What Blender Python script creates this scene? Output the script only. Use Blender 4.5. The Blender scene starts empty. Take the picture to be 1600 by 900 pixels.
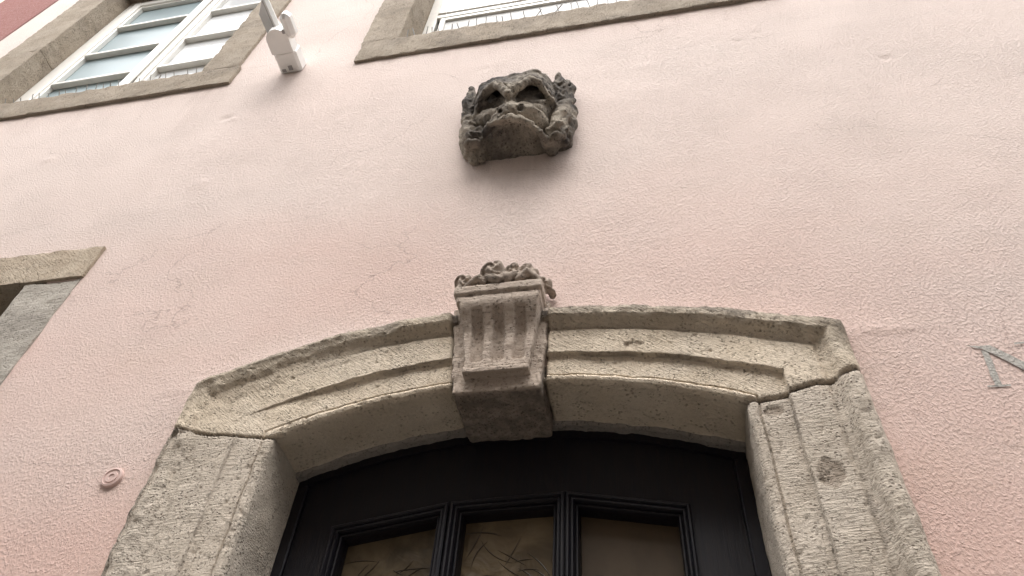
import bpy, math, random
import numpy as np
from mathutils import Matrix, Vector

random.seed(7)
S = bpy.context.scene
C = S.collection
R = math.radians
Z0 = 1.6                     # camera height above the street; the numbers below are heights above the lens

# ------------------------------------------------------------------ camera, world, sun, exposure
cd = bpy.data.cameras.new('camera')
cam = bpy.data.objects.new('camera', cd); C.objects.link(cam)
cd.sensor_width = 36.0
cd.lens = 36.0 * 1175.8 / 1600.0
cd.clip_start = 0.02; cd.clip_end = 500
rx = Vector((0.98074075, 0.18576231, 0.06033194))
fw = Vector((-0.16656354, 0.63415336, 0.75505371))
up = Vector((0.10200082, -0.75056105, 0.65288127))
m = Matrix((( rx.x, up.x, -fw.x, 0), (rx.y, up.y, -fw.y, 0), (rx.z, up.z, -fw.z, Z0), (0, 0, 0, 1)))
cam.matrix_world = m
S.camera = cam

SUN_EL, SUN_AZ = 62.0, 176.0          # azimuth: direction the light comes from, clockwise from +y
w = bpy.data.worlds.new('World'); S.world = w; w.use_nodes = True
nt = w.node_tree; nt.nodes.clear()
sky = nt.nodes.new('ShaderNodeTexSky'); sky.sky_type = 'NISHITA'; sky.sun_disc = False
sky.sun_elevation = R(SUN_EL); sky.sun_rotation = R(SUN_AZ)
sky.air_density = 1.0; sky.dust_density = 4.0; sky.ozone_density = 1.0
hs = nt.nodes.new('ShaderNodeHueSaturation'); hs.inputs['Saturation'].default_value = 0.22
bg = nt.nodes.new('ShaderNodeBackground'); bg.inputs['Strength'].default_value = 0.15
wo = nt.nodes.new('ShaderNodeOutputWorld')
nt.links.new(sky.outputs[0], hs.inputs['Color']); nt.links.new(hs.outputs[0], bg.inputs['Color']); nt.links.new(bg.outputs[0], wo.inputs['Surface'])
sl = bpy.data.lights.new('sun', 'SUN'); sl.energy = 1.0; sl.angle = R(110); sl.color = (1.0, 0.96, 0.9)
so = bpy.data.objects.new('sun', sl); C.objects.link(so)
az, el = R(SUN_AZ), R(SUN_EL)
sd = Vector((math.sin(az) * math.cos(el), math.cos(az) * math.cos(el), math.sin(el)))
so.rotation_euler = sd.to_track_quat('Z', 'Y').to_euler(); so.location = sd * 20
S.view_settings.view_transform = 'Standard'; S.view_settings.look = 'None'
S.view_settings.gamma = 1.0; S.view_settings.use_curve_mapping = False
S.view_settings.exposure = 1.60

# ------------------------------------------------------------------ numpy noise
def _h(ix, iy, iz, seed):
    n = (ix * 374761393 + iy * 668265263 + iz * 2147483647 + seed * 1274126177) & 0xffffffff
    n = ((n ^ (n >> 13)) * 1274126177) & 0xffffffff
    n = (n ^ (n >> 16)) & 0xffffffff
    return n / 2147483648.0 - 1.0
def vnoise(p, seed=0):
    i = np.floor(p).astype(np.int64); f = p - i
    u = f * f * f * (f * (f * 6 - 15) + 10)
    o = 0
    for dx in (0, 1):
        wx = u[..., 0] if dx else 1 - u[..., 0]
        for dy in (0, 1):
            wy = u[..., 1] if dy else 1 - u[..., 1]
            for dz in (0, 1):
                wz = u[..., 2] if dz else 1 - u[..., 2]
                o = o + wx * wy * wz * _h(i[..., 0] + dx, i[..., 1] + dy, i[..., 2] + dz, seed)
    return o
def fbm(p, scale=1.0, octaves=4, seed=0, gain=0.5):
    p = np.asarray(p, float) * scale; a = 1.0; o = 0; t = 0
    for k in range(octaves):
        o = o + a * vnoise(p + 17.3 * k, seed + k); t += a; a *= gain; p = p * 2.03
    return o / t
def smooth(a, b, x):
    t = np.clip((x - a) / (b - a), 0, 1); return t * t * (3 - 2 * t)

# ------------------------------------------------------------------ object helpers
def base_of(parent):
    v = Vector((0, 0, 0))
    while parent: v = v + parent.location; parent = parent.parent
    return np.array(v)
def mk(name, verts, faces, mat, parent=None, smooth_shade=False, attrs=None, loc=None, sharp=None):
    """links ONE mesh object; verts are world x, y and height above the lens"""
    v = np.array(verts, float).reshape(-1, 3).copy(); v[:, 2] += Z0
    me = bpy.data.meshes.new(name); o = bpy.data.objects.new(name, me); C.objects.link(o)
    if parent: o.parent = parent; v -= base_of(parent)
    elif loc is not None: o.location = loc; v -= np.array(loc)
    fl = [tuple(int(i) for i in f) for f in faces] if not isinstance(faces, np.ndarray) else faces.tolist()
    me.from_pydata(v.tolist(), [], fl); me.update()
    if smooth_shade:
        me.polygons.foreach_set('use_smooth', np.ones(len(me.polygons), dtype=bool))
        if sharp: me.set_sharp_from_angle(angle=R(sharp))
    for k, a in (attrs or {}).items():
        at = me.attributes.new(k, 'FLOAT', 'POINT'); at.data.foreach_set('value', np.asarray(a, np.float32))
    me.materials.append(mat)
    return o
def thing(name, loc, label, cat, group=None):
    o = bpy.data.objects.new(name, None); C.objects.link(o); o.location = (loc[0], loc[1], loc[2] + Z0)
    o.empty_display_size = 0.1
    return tag(o, label, cat, group)
def tag(o, label=None, cat=None, group=None, kind=None):
    if label: o['label'] = label
    if cat: o['category'] = cat
    if group: o['group'] = group
    if kind: o['kind'] = kind
    return o
def empty(name, parent, label=None):
    o = bpy.data.objects.new(name, None); C.objects.link(o); o.parent = parent; o.empty_display_size = 0.1
    if label: o['label'] = label
    return o

class MB:
    def __init__(s): s.v = []; s.f = []
    def add(s, v, f):
        n = len(s.v); s.v += [tuple(p) for p in v]; s.f += [tuple(i + n for i in q) for q in f]; return s
    def box(s, x0, x1, y0, y1, z0, z1, b=0.0):
        if b <= 0:
            v = [(x, y, z) for x in (x0, x1) for y in (y0, y1) for z in (z0, z1)]
            return s.add(v, [(0, 1, 3, 2), (4, 6, 7, 5), (0, 4, 5, 1), (2, 3, 7, 6), (0, 2, 6, 4), (1, 5, 7, 3)])
        v = []; idx = {}
        L = ((x0, x1), (y0, y1), (z0, z1))
        for sx in (0, 1):
            for sy in (0, 1):
                for sz in (0, 1):
                    sg = (sx, sy, sz)
                    for ax in range(3):
                        p = [L[k][sg[k]] for k in range(3)]
                        for k in range(3):
                            if k != ax: p[k] += b if sg[k] == 0 else -b
                        idx[(sg, ax)] = len(v); v.append(p)
        f = []
        for ax in range(3):
            a, c = [k for k in range(3) if k != ax]
            for sd_ in (0, 1):
                q = []
                for (i, j) in ((0, 0), (1, 0), (1, 1), (0, 1)):
                    sg = [0, 0, 0]; sg[ax] = sd_; sg[a] = i; sg[c] = j; q.append(idx[(tuple(sg), ax)])
                f.append(q)
        for ax in range(3):
            a, c = [k for k in range(3) if k != ax]
            for i in (0, 1):
                for j in (0, 1):
                    g0 = [0, 0, 0]; g1 = [0, 0, 0]; g0[a] = g1[a] = i; g0[c] = g1[c] = j; g0[ax] = 0; g1[ax] = 1
                    g0, g1 = tuple(g0), tuple(g1)
                    f.append((idx[(g0, a)], idx[(g1, a)], idx[(g1, c)], idx[(g0, c)]))
        for sx in (0, 1):
            for sy in (0, 1):
                for sz in (0, 1):
                    f.append(tuple(idx[((sx, sy, sz), ax)] for ax in range(3)))
        return s.add(v, f)
    def tube(s, pts, rad, n=8):
        pts = [Vector(p) for p in pts]; rr = rad if isinstance(rad, (list, tuple)) else [rad] * len(pts)
        v = []; f = []
        for i, p in enumerate(pts):
            d = (pts[min(i + 1, len(pts) - 1)] - pts[max(i - 1, 0)]).normalized()
            a = d.orthogonal().normalized(); b_ = d.cross(a)
            if i and (a.dot(la) < .9): a = (la - d * la.dot(d)).normalized(); b_ = d.cross(a)
            la = a
            for k in range(n):
                t = 2 * math.pi * k / n; v.append(p + (a * math.cos(t) + b_ * math.sin(t)) * rr[i])
        for i in range(len(pts) - 1):
            for k in range(n): f.append((i * n + k, i * n + (k + 1) % n, (i + 1) * n + (k + 1) % n, (i + 1) * n + k))
        f.append(tuple(range(n - 1, -1, -1))); f.append(tuple((len(pts) - 1) * n + k for k in range(n)))
        return s.add(v, f)
    def prism(s, poly, axis, a, b):
        """poly: 2-D outline in the two other axes, extruded along axis from a to b"""
        n = len(poly); v = []
        for t in (a, b):
            for p in poly:
                q = list(p); q.insert(axis, t); v.append(q)
        f = [tuple(range(n)), tuple(range(2 * n - 1, n - 1, -1))] + [(i, n + i, n + (i + 1) % n, (i + 1) % n) for i in range(n)]
        return s.add(v, f)
    def build(s, name, mat, parent=None, **k):
        o = mk(name, s.v, s.f, mat, parent, **k)
        import bmesh
        bm = bmesh.new(); bm.from_mesh(o.data); bmesh.ops.recalc_face_normals(bm, faces=bm.faces); bm.to_mesh(o.data); bm.free()
        return o

def rough_box(x0, x1, y0, y1, z0, z1, res=0.012, amp=0.003, seed=0, chip=0.0, slant=None):
    """stone block: every face a fine grid, moved by position noise so that seams stay shut, with worn edges"""
    V = []; F = []
    n = [max(2, int(round((b - a) / res)) + 1) for a, b in ((x0, x1), (y0, y1), (z0, z1))]
    lo = np.array([x0, y0, z0]); hi = np.array([x1, y1, z1]); off = 0
    for ax in range(3):
        a, b = [k for k in range(3) if k != ax]
        for sd_ in (0, 1):
            A, B = np.meshgrid(np.linspace(lo[a], hi[a], n[a]), np.linspace(lo[b], hi[b], n[b]), indexing='ij')
            P = np.zeros(A.shape + (3,)); P[..., a] = A; P[..., b] = B; P[..., ax] = hi[ax] if sd_ else lo[ax]
            V.append(P.reshape(-1, 3))
            I = off + np.arange(n[a] * n[b]).reshape(n[a], n[b])
            q = np.stack([I[:-1, :-1], I[1:, :-1], I[1:, 1:], I[:-1, 1:]], -1).reshape(-1, 4)
            if (sd_ == 0) ^ (ax == 1): q = q[:, ::-1]
            F.append(q); off += n[a] * n[b]
    V = np.concatenate(V); F = np.concatenate(F)
    # weld the seams
    key = np.round(V * 20000).astype(np.int64); _, first, inv = np.unique(key, axis=0, return_index=True, return_inverse=True)
    V = V[first]; F = inv.reshape(-1)[F]
    d = np.stack([V - lo, hi - V], -1).min(-1)                   # distance to the two faces of every axis
    ds = np.sort(d, 1)
    edge = np.clip(1 - ds[:, 1] / 0.012, 0, 1) * (ds[:, 0] < 1e-6)
    cen = (lo + hi) / 2
    wear = edge * (0.35 + np.clip(fbm(V, 22, 3, seed + 9), -.3, 1) * 1.3) * (0.004 + chip)
    near = np.where(d < 0.013, 1.0, 0.0) * np.sign(cen - V)
    nrm = np.linalg.norm(near, axis=1, keepdims=True); nrm[nrm == 0] = 1
    V = V + near / nrm * wear[:, None]
    N = np.stack([fbm(V, 30, 4, seed + 3 * k) for k in range(3)], -1) * amp
    N += np.stack([fbm(V, 5, 2, seed + 40 + 3 * k) for k in range(3)], -1) * amp * 0.6
    return V + N, F

def surface_net(f, lo, h):
    """skin of the region f < 0 on a regular grid"""
    ins = f < 0
    sx, sy, sz = np.array(f.shape) - 1
    cnt = np.zeros((sx, sy, sz)); acc = np.zeros((sx, sy, sz, 3))
    corner = lambda a, i, j, k: a[i:i + sx, j:j + sy, k:k + sz]
    cs = [(i, j, k) for i in (0, 1) for j in (0, 1) for k in (0, 1)]
    for p in cs:
        for ax in range(3):
            if p[ax]: continue
            q = list(p); q[ax] = 1
            fa, fb = corner(f, *p), corner(f, *q)
            cr = (fa < 0) != (fb < 0)
            t = np.where(cr, fa / np.where(fa == fb, 1, fa - fb), 0)
            for k in range(3):
                acc[..., k] += np.where(cr, p[k] + (t if k == ax else 0), 0)
            cnt += cr
    act = cnt > 0
    idx = -np.ones(act.shape, np.int64); idx[act] = np.arange(act.sum())
    cell = np.argwhere(act)
    V = np.array(lo) + (cell + acc[act] / cnt[act][:, None]) * h
    F = []
    for ax in range(3):
        a, b = (ax + 1) % 3, (ax + 2) % 3
        sl0 = [slice(None)] * 3; sl1 = [slice(None)] * 3
        sl0[ax] = slice(0, -1); sl1[ax] = slice(1, None)
        s0, s1 = ins[tuple(sl0)], ins[tuple(sl1)]
        e = np.argwhere(s0 != s1)
        fl = s0[tuple(e.T)]
        e_ok = (e[:, a] > 0) & (e[:, b] > 0) & (e[:, a] < act.shape[a]) & (e[:, b] < act.shape[b])
        e = e[e_ok]; fl = fl[e_ok]
        def g(da, db):
            c = e.copy(); c[:, a] -= da; c[:, b] -= db; return idx[tuple(c.T)]
        q = np.stack([g(1, 1), g(0, 1), g(0, 0), g(1, 0)], -1)
        q[~fl] = q[~fl][:, ::-1]
        F.append(q[(q >= 0).all(1)])
    return V, np.concatenate(F)
def grid(lo, hi, h):
    ax = [np.arange(a, b + h, h) for a, b in zip(lo, hi)]
    return np.stack(np.meshgrid(*ax, indexing='ij'), -1)
def smin(a, b, k):
    t = np.clip(0.5 + 0.5 * (b - a) / k, 0, 1); return b * (1 - t) + a * t - k * t * (1 - t)
def smax(a, b, k): return -smin(-a, -b, k)
def sd_sphere(P, c, r): return np.linalg.norm(P - np.array(c), axis=-1) - r
def sd_ell(P, c, r):
    r = np.array(r); q = (P - np.array(c)); k0 = np.linalg.norm(q / r, axis=-1); k1 = np.linalg.norm(q / (r * r), axis=-1)
    return k0 * (k0 - 1) / np.maximum(k1, 1e-9)
def sd_cap(P, a, b, ra, rb=None):
    rb = ra if rb is None else rb
    a = np.array(a); b = np.array(b); d = b - a
    t = np.clip(((P - a) @ d) / (d @ d), 0, 1)
    return np.linalg.norm(P - a - t[..., None] * d, axis=-1) - (ra + (rb - ra) * t)
def sd_chain(P, pts, rad, k=0.0):
    rr = rad if isinstance(rad, (list, tuple)) else [rad] * len(pts)
    o = None
    for i in range(len(pts) - 1):
        d = sd_cap(P, pts[i], pts[i + 1], rr[i], rr[i + 1]); o = d if o is None else (smin(o, d, k) if k else np.minimum(o, d))
    return o
def sd_box(P, lo, hi, r=0.0):
    c = (np.array(lo) + np.array(hi)) / 2; hz = (np.array(hi) - np.array(lo)) / 2 - r
    q = np.abs(P - c) - hz
    return np.linalg.norm(np.maximum(q, 0), axis=-1) + np.minimum(q.max(-1), 0) - r

# ------------------------------------------------------------------ materials
class Mat:
    def __init__(s, name, rough=0.8, spec=0.3):
        s.m = bpy.data.materials.new(name); s.m.use_nodes = True; s.t = s.m.node_tree
        s.b = s.t.nodes['Principled BSDF']; s.b.inputs['Roughness'].default_value = rough
        s.b.inputs['Specular IOR Level'].default_value = spec
        s.co = s.n('ShaderNodeTexCoord').outputs['Object']
    def n(s, ty, **k):
        o = s.t.nodes.new(ty)
        for a, b in k.items(): setattr(o, a, b)
        return o
    def put(s, sock, v):
        if isinstance(v, bpy.types.NodeSocket): s.t.links.new(v, sock)
        elif isinstance(v, (tuple, list)) and len(v) == 3 and sock.type == 'RGBA': sock.default_value = (*v, 1)
        else: sock.default_value = v
    def mapping(s, scale=(1, 1, 1), rot=(0, 0, 0), loc=(0, 0, 0)):
        o = s.n('ShaderNodeMapping'); s.put(o.inputs['Vector'], s.co)
        o.inputs['Scale'].default_value = scale; o.inputs['Rotation'].default_value = rot; o.inputs['Location'].default_value = loc
        return o.outputs[0]
    def noise(s, scale, detail=4, rough=0.5, vec=None, dist=0.0):
        o = s.n('ShaderNodeTexNoise'); s.put(o.inputs['Vector'], vec or s.co)
        o.inputs['Scale'].default_value = scale; o.inputs['Detail'].default_value = detail
        o.inputs['Roughness'].default_value = rough; o.inputs['Distortion'].default_value = dist
        return o.outputs['Fac']
    def vor(s, scale, vec=None, feature='F1', rnd=1.0):
        o = s.n('ShaderNodeTexVoronoi', feature=feature); s.put(o.inputs['Vector'], vec or s.co)
        o.inputs['Scale'].default_value = scale; o.inputs['Randomness'].default_value = rnd
        return o.outputs['Distance']
    def ramp(s, fac, a, b, lo=0.0, hi=1.0):
        o = s.n('ShaderNodeMapRange', interpolation_type='SMOOTHSTEP'); s.put(o.inputs['Value'], fac)
        for k, v in zip((1, 2, 3, 4), (a, b, lo, hi)): o.inputs[k].default_value = v
        return o.outputs[0]
    def math(s, op, a, b=0.0):
        o = s.n('ShaderNodeMath', operation=op); s.put(o.inputs[0], a); s.put(o.inputs[1], b); return o.outputs[0]
    def mix(s, fac, a, b):
        o = s.n('ShaderNodeMix', data_type='RGBA'); s.put(o.inputs[0], fac); s.put(o.inputs[6], a); s.put(o.inputs[7], b); return o.outputs[2]
    def attr(s, name): return s.n('ShaderNodeAttribute', attribute_name=name).outputs['Fac']
    def color(s, c): s.put(s.b.inputs['Base Color'], c); return s
    def bump(s, h, dist, strength=1.0):
        o = s.n('ShaderNodeBump'); s.put(o.inputs['Height'], h); o.inputs['Distance'].default_value = dist; s.put(o.inputs['Strength'], strength)
        if s.b.inputs['Normal'].is_linked: s.put(o.inputs['Normal'], s.b.inputs['Normal'].links[0].from_socket)
        s.put(s.b.inputs['Normal'], o.outputs[0]); return s

def stucco(name, base, light, warm, dark, dist=0.0031, sheen=0.22, glare_faded=None, cracks=False):
    M = Mat(name, 0.78, 0.25)
    big = M.noise(0.9, 4, 0.55, dist=0.6); mid = M.noise(3.2, 5, 0.6, M.mapping((1, 1, 1.8)))
    fine = M.noise(120, 3, 0.6)
    c = M.mix(M.ramp(big, 0.42, 0.66), base, light)
    c = M.mix(M.math('MULTIPLY', M.ramp(mid, 0.5, 0.72), 0.55), c, warm)
    c = M.mix(M.math('MULTIPLY', M.ramp(M.noise(1.7, 6, 0.65, M.mapping((1, 1, 2.6), loc=(3, 1, 7))), 0.56, 0.74), 0.4), c, dark)
    if glare_faded:                                                 # glare painted into the upper wall's colour, besides some faded plaster
        c = M.mix(M.attr('glare_faded'), c, M.mix(M.ramp(mid, 0.4, 0.7), glare_faded, tuple(q * .93 for q in glare_faded)))
    c = M.mix(M.ramp(fine, 0.3, 0.7, 0.0, 0.12), c, (0.9, 0.75, 0.7))
    if cracks:
        wv_ = M.n('ShaderNodeVectorMath', operation='ADD'); nz_ = M.n('ShaderNodeTexNoise'); M.put(nz_.inputs['Vector'], M.co); nz_.inputs['Scale'].default_value = 3.0; nz_.inputs['Detail'].default_value = 6.0
        sc_ = M.n('ShaderNodeVectorMath', operation='SCALE'); M.put(sc_.inputs[0], nz_.outputs['Color']); sc_.inputs['Scale'].default_value = 0.45
        M.put(wv_.inputs[0], M.mapping((1, 1, 1.7))); M.put(wv_.inputs[1], sc_.outputs[0])
        ed = M.vor(0.85, wv_.outputs[0], 'DISTANCE_TO_EDGE')
        ck = M.math('MULTIPLY', M.ramp(ed, 0.0004, 0.0026, 1.0, 0.0), M.ramp(M.noise(1.6, 3, 0.5, M.mapping(loc=(1, 6, 2))), 0.50, 0.60))
        c = M.mix(M.math('MULTIPLY', ck, 0.38), c, (0.24, 0.15, 0.12))
        dm = M.math('MULTIPLY', M.attr('dirt_shade'), M.ramp(M.noise(26, 5, 0.65, M.mapping((1, 1, 0.10))), 0.36, 0.68, 0.25, 1.0))
        c = M.mix(dm, c, (0.30, 0.205, 0.165))
    M.color(c)
    # thrown render: grains of several sizes, smoother where it was floated
    patch = M.ramp(M.noise(2.4, 4, 0.6, M.mapping(loc=(9, 4, 2))), 0.34, 0.64, 0.62, 1.0)
    g1 = M.ramp(M.noise(135, 5, 0.62, M.mapping((1.1, 1, 0.9))), 0.42, 0.68)
    g2 = M.ramp(M.vor(120, M.mapping((1, 1, 0.9))), 0.08, 0.42, 1.0, 0.0)
    g3 = M.noise(240, 3, 0.65)
    h = M.math('ADD', M.math('MULTIPLY', g1, 0.8), M.math('ADD', M.math('MULTIPLY', M.math('MULTIPLY', g2, M.ramp(M.noise(40, 2, 0.5), 0.5, 0.6)), 0.65), M.math('MULTIPLY', g3, 0.25)))
    M.bump(M.noise(9, 5, 0.6), 0.006, 0.3)
    M.bump(M.math('MULTIPLY', h, patch), dist, 0.8)
    M.b.inputs['Sheen Weight'].default_value = sheen; M.b.inputs['Sheen Roughness'].default_value = 0.45
    return M.m

def stone(name, base, light, dark, comb=None, comb_amt=0.5, pit=0.5, dist=0.004, soot_shade=(0.10, 0.085, 0.07)):
    M = Mat(name, 0.88, 0.2)
    n1 = M.noise(6, 5, 0.6, dist=0.4); n2 = M.noise(72, 5, 0.7); n3 = M.noise(230, 3, 0.65)
    c = M.mix(M.ramp(n1, 0.35, 0.65), base, light)
    c = M.mix(M.math('MULTIPLY', M.ramp(n2, 0.5, 0.72), 0.45), c, dark)
    pv = M.vor(105, M.mapping((1, 1, 1.2)))
    pits = M.math('MULTIPLY', M.ramp(pv, 0.18, 0.34, 1.0, 0.0), M.ramp(M.noise(24, 3, 0.6, M.mapping(loc=(5, 5, 5))), 0.44, 0.60))
    grit = M.math('MULTIPLY', M.ramp(M.noise(150, 4, 0.7), 0.57, 0.66), M.math('SUBTRACT', 1.0, M.attr('dressed')))
    c = M.mix(M.math('MULTIPLY', pits, pit), c, (dark[0] * .45, dark[1] * .42, dark[2] * .40))
    c = M.mix(M.math('MULTIPLY', grit, 0.55), c, (dark[0] * .62, dark[1] * .60, dark[2] * .58))
    c = M.mix(M.ramp(M.noise(120, 3, 0.6, M.mapping(loc=(4, 9, 3))), 0.58, 0.70, 0.0, 0.35), c, tuple(min(.8, q * 1.15) for q in light))
    so_ = M.math('MULTIPLY', M.attr('soot_shade'), M.ramp(M.noise(28, 5, 0.7), 0.30, 0.62, 0.45, 1.0))
    c = M.mix(so_, c, soot_shade)
    c = M.mix(M.attr('mortar'), c, (0.085, 0.070, 0.058))
    c = M.mix(M.math('MULTIPLY', M.attr('patch'), M.ramp(M.noise(40, 5, 0.7), 0.32, 0.60, 0.35, 0.9)), c, (0.235, 0.185, 0.14))
    M.color(c)
    h = M.math('ADD', M.math('MULTIPLY', n2, 0.6), M.math('ADD', M.math('MULTIPLY', M.math('SUBTRACT', n3, grit), 0.45), M.math('MULTIPLY', pits, -0.9)))
    if comb is not None:
        ang, sc = comb
        rot = M.n('ShaderNodeMapping', vector_type='POINT'); M.put(rot.inputs['Vector'], M.co); rot.inputs['Rotation'].default_value = (0, ang, 0)
        sca = M.n('ShaderNodeMapping', vector_type='POINT'); M.put(sca.inputs['Vector'], rot.outputs[0]); sca.inputs['Scale'].default_value = (sc * 0.16, sc * 0.6, sc)
        stroke = M.ramp(M.noise(1.0, 4, 0.62, sca.outputs[0], 0.25), 0.36, 0.62)
        msk = M.ramp(M.noise(7, 3, 0.5, M.mapping(loc=(2, 8, 1))), 0.35, 0.6, 0.35, 1.0)
        c0 = M.b.inputs['Base Color'].links[0].from_socket
        M.color(M.mix(M.math('MULTIPLY', M.math('MULTIPLY', M.math('SUBTRACT', 1.0, stroke), msk), 0.30 * comb_amt), c0, (dark[0] * .6, dark[1] * .58, dark[2] * .56)))
        h = M.math('ADD', h, M.math('MULTIPLY', M.math('MULTIPLY', stroke, comb_amt), msk))
    M.bump(M.noise(16, 4, 0.6), 0.008, 0.35)
    M.bump(h, dist * 1.1, 1.0)
    return M.m

def paint(name, col, rough=0.35, spec=0.5, var=0.06, dist=0.0006):
    M = Mat(name, rough, spec)
    n = M.noise(14, 4, 0.6)
    d = tuple(x * (1 - 3 * var) for x in col)
    M.color(M.mix(M.math('MULTIPLY', M.ramp(n, 0.45, 0.75), 0.6), col, d))
    M.bump(M.noise(160, 3, 0.5), dist, 0.5)
    return M.m

M_PINK = stucco('pink_render', (0.605, 0.402, 0.338), (0.62, 0.425, 0.365), (0.62, 0.43, 0.345), (0.575, 0.375, 0.312), glare_faded=(0.645, 0.555, 0.502), cracks=True)
M_RED = stucco('red_render', (0.215, 0.058, 0.044), (0.235, 0.068, 0.052), (0.22, 0.06, 0.045), (0.19, 0.050, 0.040), 0.004, 0.03)
M_CREAM = stucco('cream_render', (0.72, 0.66, 0.46), (0.76, 0.71, 0.54), (0.72, 0.64, 0.44), (0.62, 0.56, 0.40), 0.003)
M_ADDED_HOUSE = stucco('added_house_grey_render', (0.30, 0.28, 0.25), (0.36, 0.34, 0.31), (0.31, 0.28, 0.23), (0.24, 0.22, 0.20), 0.004)
M_LINTEL = stone('pale_trachyte_combed', (0.66, 0.560, 0.435), (0.70, 0.605, 0.485), (0.43, 0.35, 0.255), (R(-38), 230), 0.4, 0.4)
M_JAMB = stone('pale_trachyte_droved', (0.515, 0.447, 0.368), (0.57, 0.50, 0.42), (0.34, 0.285, 0.225), (R(6), 210), 0.38, 0.45)
M_KEY = stone('brown_trachyte', (0.44, 0.362, 0.298), (0.49, 0.412, 0.345), (0.26, 0.205, 0.16), (R(4), 150), 0.3, 0.45, 0.003)
M_SILL = stone('grey_window_stone', (0.345, 0.288, 0.222), (0.40, 0.34, 0.270), (0.22, 0.18, 0.14), (R(75), 170), 0.5, 0.8)
M_TAN = stone('tan_window_stone', (0.43, 0.35, 0.262), (0.48, 0.405, 0.315), (0.25, 0.19, 0.13), (R(-40), 190), 0.25, 0.7)
M_GREY = stone('grey_smooth_stone', (0.385, 0.352, 0.305), (0.44, 0.405, 0.355), (0.26, 0.235, 0.20), (R(5), 120), 0.4, 0.5, 0.003)
M_GARG = stone('weathered_carving_stone', (0.25, 0.215, 0.172), (0.42, 0.37, 0.30), (0.10, 0.085, 0.070), None, 0, 0.6, 0.005, (0.066, 0.058, 0.053))
M_MORTAR = stone('lime_mortar', (0.24, 0.215, 0.19), (0.29, 0.26, 0.23), (0.15, 0.13, 0.115), None, 0, 0.3, 0.004)
M_WHITE = paint('white_gloss_paint', (0.74, 0.72, 0.67), 0.35, 0.5)
M_PLASTIC = paint('white_plastic', (0.82, 0.81, 0.78), 0.38, 0.5, 0.02)
M_GREYPL = paint('grey_plastic', (0.32, 0.31, 0.30), 0.4, 0.5, 0.04)
M_STEEL = paint('steel_wire', (0.30, 0.29, 0.27), 0.4, 0.5, 0.05); 
M_CAP = paint('pink_painted_plastic', (0.59, 0.43, 0.385), 0.5, 0.4, 0.03)
M_DARK = paint('dark_room', (0.02, 0.02, 0.022), 0.9, 0.1)

def wood(name):
    M = Mat(name, 0.42, 0.30)
    g = M.noise(22, 6, 0.65, M.mapping((5, 5, 0.35)), 0.6); gf = M.noise(150, 4, 0.6, M.mapping((3, 3, 0.12)))
    c = M.mix(M.ramp(g, 0.35, 0.68), (0.0052, 0.0052, 0.0095), (0.0110, 0.0085, 0.0105))
    c = M.mix(M.math('MULTIPLY', M.ramp(gf, 0.58, 0.72), 0.5), c, (0.030, 0.020, 0.016))
    M.color(c)
    M.put(M.b.inputs['Roughness'], M.ramp(g, 0.3, 0.7, 0.34, 0.55))
    M.bump(gf, 0.0015, 0.6); M.bump(M.noise(6, 3, 0.5), 0.004, 0.2)
    return M.m
M_WOOD = wood('dark_stained_oak')

def film(name, a, b, rough, blister=0.012):
    """old pane with brown film stuck on it, blistered and creased"""
    M = Mat(name, rough, 0.28)
    n = M.noise(7, 4, 0.55, dist=1.2); n2 = M.noise(30, 3, 0.6)
    c = M.mix(M.ramp(n, 0.35, 0.66), a, b)
    c = M.mix(M.math('MULTIPLY', M.ramp(n2, 0.55, 0.8), 0.3), c, (a[0] * .6, a[1] * .6, a[2] * .6))
    M.color(c)
    M.bump(M.noise(9, 3, 0.5, dist=1.5), blister, 0.5)
    return M.m
M_FILM = film('creased_brown_film', (0.088, 0.064, 0.036), (0.185, 0.138, 0.080), 0.32)
M_FILM1 = film('dull_brown_film', (0.062, 0.046, 0.027), (0.135, 0.102, 0.060), 0.34)
M_FILM2 = film('smooth_brown_film', (0.066, 0.045, 0.026), (0.080, 0.055, 0.032), 0.45, 0.0015)
M_CREASE = paint('film_crease', (0.046, 0.033, 0.020), 0.35, 0.4)
def pane_mat(name, col, rough, ior, bump=0.0006):
    M = Mat(name, rough, 0.5); M.b.inputs['IOR'].default_value = ior
    M.color(M.mix(M.ramp(M.noise(2.2, 3, 0.5), 0.35, 0.65), col, tuple(x * 0.86 for x in col)))
    M.bump(M.noise(5, 2, 0.5), bump, 0.3)
    return M.m
M_PANE_BLUE = pane_mat('glass_painted_blue_reflection', (0.30, 0.375, 0.395), 0.30, 1.35)  # blue-grey base paints the pane's reflection; no curtain is modelled
M_PANE_SKY = pane_mat('glass_painted_sky_reflection', (0.78, 0.80, 0.81), 0.03, 2.6)  # near-white base paints in the bright reflection of the sky
M_PANE_GREY = pane_mat('grey_panel', (0.36, 0.355, 0.34), 0.45, 1.4)
M_PANE_DARK = pane_mat('dark_glass', (0.015, 0.016, 0.018), 0.08, 1.5)
M_LENS = pane_mat('lamp_glass', (0.42, 0.43, 0.43), 0.15, 1.5)
M_LETTER = stucco('grey_letter_paint', (0.37, 0.355, 0.32), (0.42, 0.40, 0.36), (0.40, 0.375, 0.33), (0.33, 0.315, 0.28))

# ------------------------------------------------------------------ the pink house
WY = 1.30                                   # the wall's face; the street is towards -y
house = thing('house', (0, WY, -Z0), 'pink rendered old house front with arched stone doorway and stone framed windows', 'house')

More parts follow.
